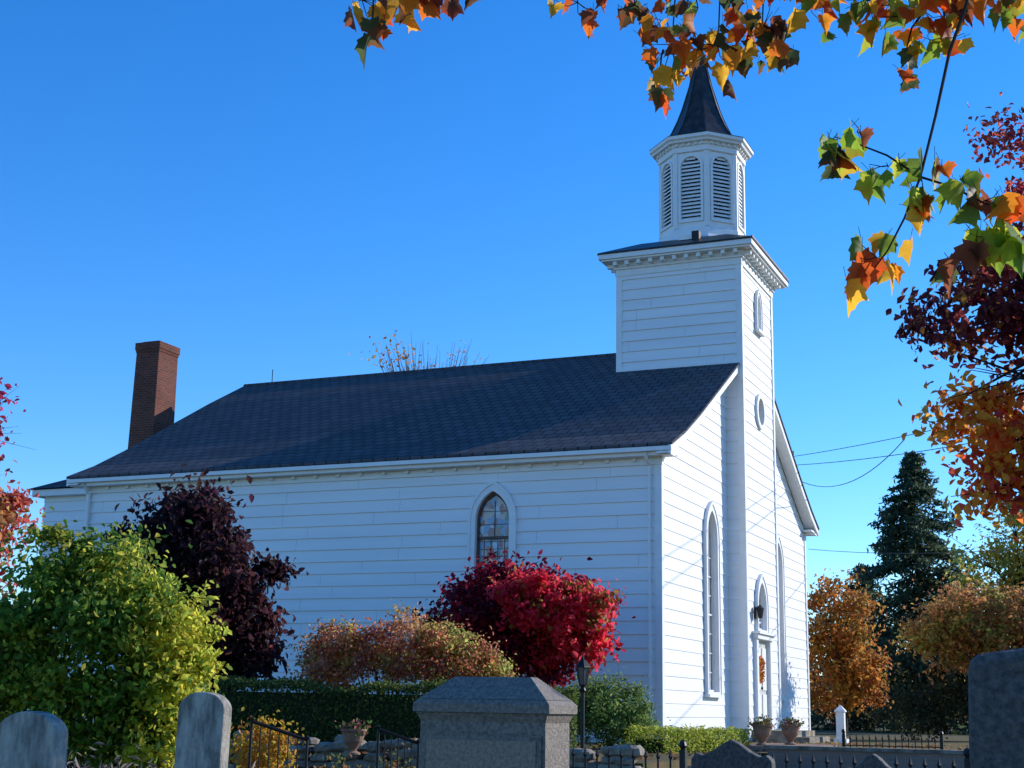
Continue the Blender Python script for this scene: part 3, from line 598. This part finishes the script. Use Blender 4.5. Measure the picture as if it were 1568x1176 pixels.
def hedge(name,p0,p1,w_,h,z0,n,pal,size=.05):
    e=empty(name,(*p0,z0)); p0=np.array(p0); p1=np.array(p1); d=p1-p0; ln=np.linalg.norm(d); d/=ln; nn=np.array([-d[1],d[0]])
    u=RNG.random(n)*ln; face=RNG.random(n); a=RNG.uniform(-1,1,n)*w_/2; z=RNG.random(n)*h
    top=face<.42; z=np.where(top,h-np.abs(RNG.normal(size=n))*.05,z); side=(face>=.42)&(face<.72); a=np.where(side,-w_/2+np.abs(RNG.normal(size=n))*.05,a); s2=(face>=.72)&(face<.85); a=np.where(s2,w_/2,a)
    s3=face>.94; u=np.where(s3,np.where(RNG.random(n)<.5,0,ln),u)
    wob=.05*np.sin(u*2.3)+.04*np.sin(u*5.1+1)
    P=np.stack([d[0]*u+nn[0]*a,d[1]*u+nn[1]*a,z+wob*(z/h)+RNG.normal(size=n)*.02],1)+RNG.normal(size=(n,3))*.025
    o=np.zeros((n,3)); o[top,2]=1; o[side,:2]=-nn; leafmesh('foliage',P,size,pal,LEAF,e,out=o)
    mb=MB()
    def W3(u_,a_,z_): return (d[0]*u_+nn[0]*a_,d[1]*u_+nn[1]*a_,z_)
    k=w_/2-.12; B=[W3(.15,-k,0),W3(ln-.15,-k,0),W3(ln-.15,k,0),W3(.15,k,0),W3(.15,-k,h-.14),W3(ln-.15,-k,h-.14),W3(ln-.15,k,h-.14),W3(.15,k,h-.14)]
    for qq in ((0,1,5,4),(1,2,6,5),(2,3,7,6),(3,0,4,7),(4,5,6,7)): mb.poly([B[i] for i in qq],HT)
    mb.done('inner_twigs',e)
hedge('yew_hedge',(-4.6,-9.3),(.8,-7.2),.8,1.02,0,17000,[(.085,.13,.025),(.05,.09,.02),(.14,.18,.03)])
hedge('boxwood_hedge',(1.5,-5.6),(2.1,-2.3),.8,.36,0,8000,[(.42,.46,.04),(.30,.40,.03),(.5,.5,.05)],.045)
plant('boxwood_shrub',(.22,-4.0,0),[(0,0,.65,.82,.75,.62),(-.3,0,.8,.5,.5,.4),(.4,0,.6,.5,.5,.5)],9000,.055,[(.15,.25,.05),(.10,.18,.04),(.2,.29,.06)],140,.09,shell=.8,inner=.5)
# right hand maple with maroon, orange and red parts
plant('autumn_maple_tree',(9.9,-15.2,-.6),[(-2.05,0,4.95,.5,.9,.45),(-1.5,0,5.1,.8,1,.6),(-2.2,0,4.7,.3,.6,.22),(-1.4,0,4.6,.6,.8,.4),(-.6,0,5.5,1.2,1.2,1.0),(.5,0,4.5,1.3,1.3,1.2)],9500,.09,[(.20,.022,.03),(.12,.016,.022),(.32,.04,.03),(.55,.18,.03)],140,.12,trunk=(10.4,-15.2,-.8,10.0,-15.2,4.4),limbs=44,inner=0,bark=DBARK,tr=.1,etrans=LEAF2,
  extra=[([(-1.95,-.3,3.8,.45,.4,.38),(-1.6,-.3,3.25,.5,.4,.3),(-1.4,-.3,4.05,.6,.5,.35),(-1.3,-.2,3.5,.5,.5,.5),(-.9,-.3,3.6,.6,.5,.6)],5200,[(.9,.17,.03),(.95,.33,.03),(.7,.07,.04),(.95,.45,.05)],85,.12,.095),
         ([(-1.5,0,6.75,.22,.4,.3),(-1.3,0,6.3,.35,.4,.3),(-1.25,0,5.9,.3,.4,.3),(-.9,0,7.0,.4,.5,.5)],2100,[(.5,.04,.07),(.6,.09,.05),(.25,.03,.03)],48,.10,.07)])
# background trees
plant('orange_tree',(.35,18.5,0),[(0,0,4.0,1.1,1.2,1.2),(-.6,0,2.8,1.0,1,1.1),(.5,0,2.6,1.1,1,1.0),(0,0,1.5,1.3,1,.8)],8000,.13,[(.62,.20,.03),(.5,.15,.03),(.65,.3,.04),(.3,.18,.03)],90,.2,trunk=(.35,18.5,-.1,.35,18.5,2.5),limbs=12)
plant('orange_tree',(5.0,15.5,0),[(0,0,3.6,1.7,1.5,1.1),(-1.2,0,2.9,1.2,1,1.0),(1.5,0,3.4,1.4,1.4,1.2),(.2,0,2.4,2,1.2,.9),(3,0,3.3,1.5,1.3,1.2)],14000,.13,[(.55,.21,.06),(.42,.15,.05),(.55,.36,.06),(.32,.26,.05)],130,.22,trunk=(5,15.5,-.1,5,15.5,2.2),limbs=16)
plant('yellow_tree',(5.2,30.5,0),[(-1.4,0,6.3,1.8,1.5,1.6),(.6,0,7.5,1.9,1.5,1.9),(2.5,0,6.5,2,1.5,2),(0,0,5,2.6,1.8,1.5),(3,0,9,1.8,1.5,1.8),(1.5,0,9.8,1.4,1.2,1.3)],15000,.17,[(.66,.54,.08),(.55,.5,.08),(.7,.42,.06),(.35,.35,.06)],150,.3,trunk=(5.2,30.5,-.1,5.2,30.5,6),limbs=40,inner=.05,tr=.15)
plant('bare_tree',(-15.7,19.6,0),[(.6,0,13.7,1.3,1.5,1.1),(-1.2,0,13.7,1.1,1.5,1.2),(0,0,12.6,2.4,1.5,1.0)],520,.14,[(.6,.28,.05),(.5,.18,.03)],60,.35,trunk=(-15.7,19.6,0,-15.7,19.6,9.5),limbs=60,inner=0,tr=.12,bark=GBARK,tw=4)
def spruce(name,o,h,rad,n):
    e=empty(name,o); mb=MB(); mb.tube([(0,0,0),(0,0,h*.98)],[.22,.03],BARK,7); P=[]
    nb=230
    for i in range(nb):
        t=(i/nb)**.9; z=h*(.08+.92*t); rr=rad*(1-t)**.8*random.uniform(.65,1.2)+.12; a=random.uniform(0,2*math.pi)
        tip=Vector((rr*math.cos(a),rr*math.sin(a),z-rr*.28)); b0=Vector((0,0,z)); m1=b0.lerp(tip,.5)+Vector((0,0,-.05*rr))
        mb.tube([b0,m1,tip],[.035,.02,.006],DBARK,4); k=int(n/nb*(.3+1.4*(1-t)))
        for _ in range(k):
            s=random.random()**.6; q=b0.lerp(tip,s); sp=.10+.28*rr/rad*1.6*(1.15-s)
            P.append((q.x+random.gauss(0,sp),q.y+random.gauss(0,sp),q.z-abs(random.gauss(0,.16))))
    mb.done('trunk_and_boughs',e)
    leafmesh('needles',np.array(P),.26,[(.06,.10,.05),(.045,.075,.045),(.09,.13,.06)],LEAF,e,asp=.35,droop=.8)
spruce('spruce_tree',(.64,35.0,0),12.2,4.9,26000)
spruce('spruce_tree',(-2.2,37.5,0),7.5,2.6,7000)
bl=[]
for b in range(-6,60,2):
    dd=random.uniform(62,85); a=math.radians(b); x=9.3-dd*math.sin(a); y=-29.4+dd*math.cos(a); v=np.array([x,y])
    bl.append((float(v@LX[:2]),float(v@FX[:2]),random.uniform(1.6,2.4),3.2,2.5,random.uniform(1.8,2.6)))
P,o_,c_,_=crown(bl,26000,420,.7,.3)
leafmesh('distant_tree_line',P,.42,[(.05,.05,.02),(.035,.045,.02),(.10,.06,.02),(.07,.06,.02)],LEAF,None,out=o_,cid=c_)
P,o_,c_,_=crown([(i*.9-.2,0,.9,.9,.8,.9) for i in range(11)],9000,160,.22,.4,origin=(2.9,14.0,0))
leafmesh('dark_understory_shrubs',P,.12,[(.025,.035,.014),(.02,.028,.01),(.04,.035,.012)],LEAF,None,out=o_,cid=c_)
mb=MB()
def wire(a,b,sag,r=.02):
    a=Vector(a); b=Vector(b); pts=[a.lerp(b,i/14)-Vector((0,0,sag*4*(i/14)*(1-i/14))) for i in range(15)]; mb.tube(pts,r,BLACK,4)
wire((-1.4,19.4,9.4),(14,-3,7.6),.3,.012); wire((-1.4,19.4,9.1),(14,-3,6.9),.4,.013); wire((-1.2,19.4,8.6),(3.5,12,8.4),.7,.013); wire((-.9,19.6,6.2),(14,-1,4.6),.5,.012)
mb.tube([(-1.4,19.4,0),(-1.4,19.4,9.6)],.12,BARK,8)
mb.done('power_lines')
# ------------------------------------------------------------------ foreground maple branches
def mapleshape():
    pts=[(0,0),(.14,-.05),(.36,-.08),(.36,.06),(.56,.22),(.49,.30),(.58,.53),(.44,.53),(.35,.57),(.27,.66),(.20,.78),(.09,.84),(0,1.05)]
    return pts+[(-u,v) for u,v in pts[1:-1]][::-1]
MS=mapleshape()
def maple(name,trunk,limbs,leaves):
    e=empty(name,trunk[0]); o=Vector(trunk[0]); mb=MB()
    mb.tube([Vector(p)-o for p in trunk],[.20,.16,.12,.09][:len(trunk)],BARK,10)
    for path,r0,r1 in limbs:
        n=len(path); mb.tube([Vector(p)-o for p in path],[r0+(r1-r0)*i/(n-1) for i in range(n)],DBARK,6)
    V=[];Fc=[];Cc=[]
    for (pos,size,col) in leaves:
        pos=Vector(pos)-o
        down=Vector((random.gauss(0,.42),random.gauss(0,.42),-1)).normalized()
        nr=Vector((random.gauss(0,1),random.gauss(0,1),random.gauss(0,.4)))
        nr=(nr-down*nr.dot(down)).normalized(); sd_=down.cross(nr); k=len(V); sz=size*random.uniform(.65,1.25); fold=random.uniform(.2,1.1); curl=random.uniform(-.4,.5); asy=random.uniform(.6,.95)
        st=pos+Vector((random.gauss(0,.02),random.gauss(0,.02),random.uniform(.02,.045))); mb.tube([st,pos],.0011,DBARK,3)
        V.append(pos+down*sz*.35); Cc.append(tuple(c*.8 for c in col)); tipc=random.random()<.35
        for (u,v) in MS:
            V.append(pos+down*sz*v+sd_*sz*u*asy*random.uniform(.9,1.1)+nr*sz*(abs(u)*fold*-1+curl*v*v*.6)); sh=random.uniform(.8,1.2)
            c=tuple(min(1,c*sh) for c in col)
            if tipc and v>.5: c=(min(1,c[0]*1.2+.12),c[1]*.7,c[2]*.6)
            Cc.append(c)
        m_=len(MS)
        for i in range(m_): Fc.append((k,k+1+i,k+1+(i+1)%m_))
    me=bpy.data.meshes.new('maple_leaves'); me.from_pydata(V,[],Fc); a=me.color_attributes.new('col','FLOAT_COLOR','POINT')
    arr=np.ones((len(V),4)); arr[:,:3]=np.array(Cc); a.data.foreach_set('color',arr.ravel()); me.materials.append(LEAF2)
    me.polygons.foreach_set('use_smooth',[True]*len(me.polygons))
    ob=bpy.data.objects.new('maple_leaves',me); LINK(ob); ob.parent=e
    mb.done('branches',e)
OR=[(.9,.24,.01),(.85,.14,.01),(.95,.42,.02),(.65,.08,.01)]; GR=[(.24,.38,.02),(.18,.30,.02),(.48,.5,.03),(.12,.2,.02)]; DK=[(.06,.08,.02),(.12,.05,.02),(.05,.07,.02),(.22,.05,.02)]
def jitter(p,s): return tuple(p[i]+random.gauss(0,s[i] if hasattr(s,'__len__') else s) for i in range(3))
lv=[]; lb=[]
def cluster(c,n,s,pals,size=.10,src=None):
    if src: lb.append(([src,tuple((src[i]+c[i])/2+(.05 if i==2 else 0) for i in range(3)),c],.006,.003))
    for _ in range(n):
        q=jitter(c,s); lv.append((q,size,random.choice(random.choice(pals))))
        if random.random()<.6: lb.append(([c,tuple((c[i]+q[i])/2+random.gauss(0,.008) for i in range(3)),(q[0],q[1],q[2]+.025)],.0025,.0012))
trunk=[(12.4,-23.2,-.9),(12.3,-23.2,1.4),(12.2,-23.2,3.0),(12.0,-23.2,4.4)]
lb.append(([(12.1,-23.2,3.6),(10.8,-23.3,4.3),(9.2,-23.5,4.25),(7.8,-23.7,4.15),(6.9,-23.9,4.15),(6.2,-24.2,4.05)],.07,.012))
lb.append(([(9.2,-23.5,4.25),(9.0,-24.1,3.9),(8.90,-24.4,3.4),(8.88,-24.4,3.22),(8.81,-24.40,3.04),(8.75,-24.4,2.8),(8.69,-24.42,2.57),(8.63,-24.43,2.42),(8.57,-24.45,2.3),(8.49,-24.45,2.2)],.009,.0025))
cluster((6.24,-24.2,3.84),7,(.05,.1,.05),[OR,DK],size=.13,src=(6.3,-24.2,4.04)); cluster((6.44,-24.1,3.85),9,(.07,.1,.04),[OR,DK,DK],size=.13,src=(6.5,-24.1,4.05)); cluster((6.64,-24.0,3.92),6,(.05,.1,.03),[DK],size=.12,src=(6.6,-24,4.1))
cluster((6.30,-24.2,3.68),3,(.02,.05,.03),[DK,OR],size=.12,src=(6.3,-24.2,3.9))
cluster((7.14,-23.8,3.85),7,(.05,.1,.04),[DK,OR],src=(7.1,-23.8,4.1))
cluster((7.38,-23.7,3.84),11,(.08,.1,.05),[OR,DK],src=(7.4,-23.8,4.1))
cluster((7.54,-23.65,3.64),18,(.08,.12,.07),[OR,OR,DK,DK],src=(7.6,-23.7,4.1)); cluster((7.74,-23.6,3.62),24,(.10,.12,.08),[OR,OR,DK,GR],src=(7.8,-23.7,4.1)); cluster((7.93,-23.55,3.68),20,(.09,.12,.07),[OR,OR,DK],src=(8.0,-23.7,4.1))
cluster((7.65,-23.6,3.82),18,(.15,.12,.05),[OR,DK,GR],src=(7.6,-23.7,4.1)); cluster((7.48,-23.65,3.46),4,(.03,.1,.03),[OR,DK],src=(7.5,-23.65,3.62)); cluster((7.85,-23.6,3.50),5,(.05,.1,.03),[DK,OR],src=(7.9,-23.6,3.68)); cluster((8.02,-23.55,3.55),4,(.03,.1,.03),[DK,OR],src=(7.95,-23.6,3.68))
cluster((8.12,-23.5,3.84),14,(.09,.1,.05),[GR,OR,OR],src=(8.2,-23.6,4.15)); cluster((8.38,-23.45,3.80),22,(.12,.1,.05),[GR,OR,OR],src=(8.4,-23.6,4.2)); cluster((8.60,-23.4,3.74),26,(.10,.1,.07),[OR,OR,GR],src=(8.6,-23.5,4.2)); cluster((8.82,-23.4,3.76),26,(.10,.1,.06),[OR,DK,OR],src=(8.8,-23.5,4.2)); cluster((9.0,-23.38,3.77),24,(.09,.1,.06),[OR,OR,GR],src=(9.0,-23.5,4.2))
cluster((8.52,-23.4,3.50),8,(.04,.06,.06),[OR,DK],size=.09,src=(8.6,-23.4,3.7)); cluster((8.70,-23.4,3.58),8,(.06,.06,.05),[OR,GR],size=.09,src=(8.7,-23.4,3.7))
lb.append(([(8.69,-24.42,2.57),(8.58,-24.44,2.66),(8.47,-24.45,2.72),(8.40,-24.46,2.75)],.0045,.002))
lb.append(([(8.69,-24.42,2.57),(8.80,-24.41,2.52),(8.90,-24.40,2.45),(9.02,-24.39,2.40)],.0045,.003))
for c,n,pl in [((8.39,-24.46,2.74),4,[DK,GR]),((8.41,-24.45,2.67),3,[DK]),((8.48,-24.45,2.76),3,[GR,DK]),((8.58,-24.44,2.62),3,[GR]),((8.63,-24.43,2.60),3,[GR]),((8.75,-24.42,2.60),3,[GR,OR]),((8.70,-24.42,2.47),3,[GR]),((8.83,-24.41,2.52),4,[GR,DK]),((8.90,-24.40,2.46),5,[GR,DK]),((8.95,-24.4,2.38),7,[GR]),((9.0,-24.4,2.47),5,[GR,GR,OR]),((8.58,-24.44,2.36),4,[OR,OR,GR]),((8.53,-24.45,2.28),5,[OR]),((8.45,-24.45,2.19),3,[OR]),((8.61,-24.45,2.22),2,[OR]),((8.88,-24.40,2.32),5,[GR,DK]),((8.82,-24.4,2.26),3,[DK]),((8.64,-24.43,2.48),2,[OR]),((8.96,-24.40,2.30),4,[GR])]:
    cluster(c,n,(.036,.04,.028),pl,size=.108)
maple('maple_tree',trunk,lb,lv)
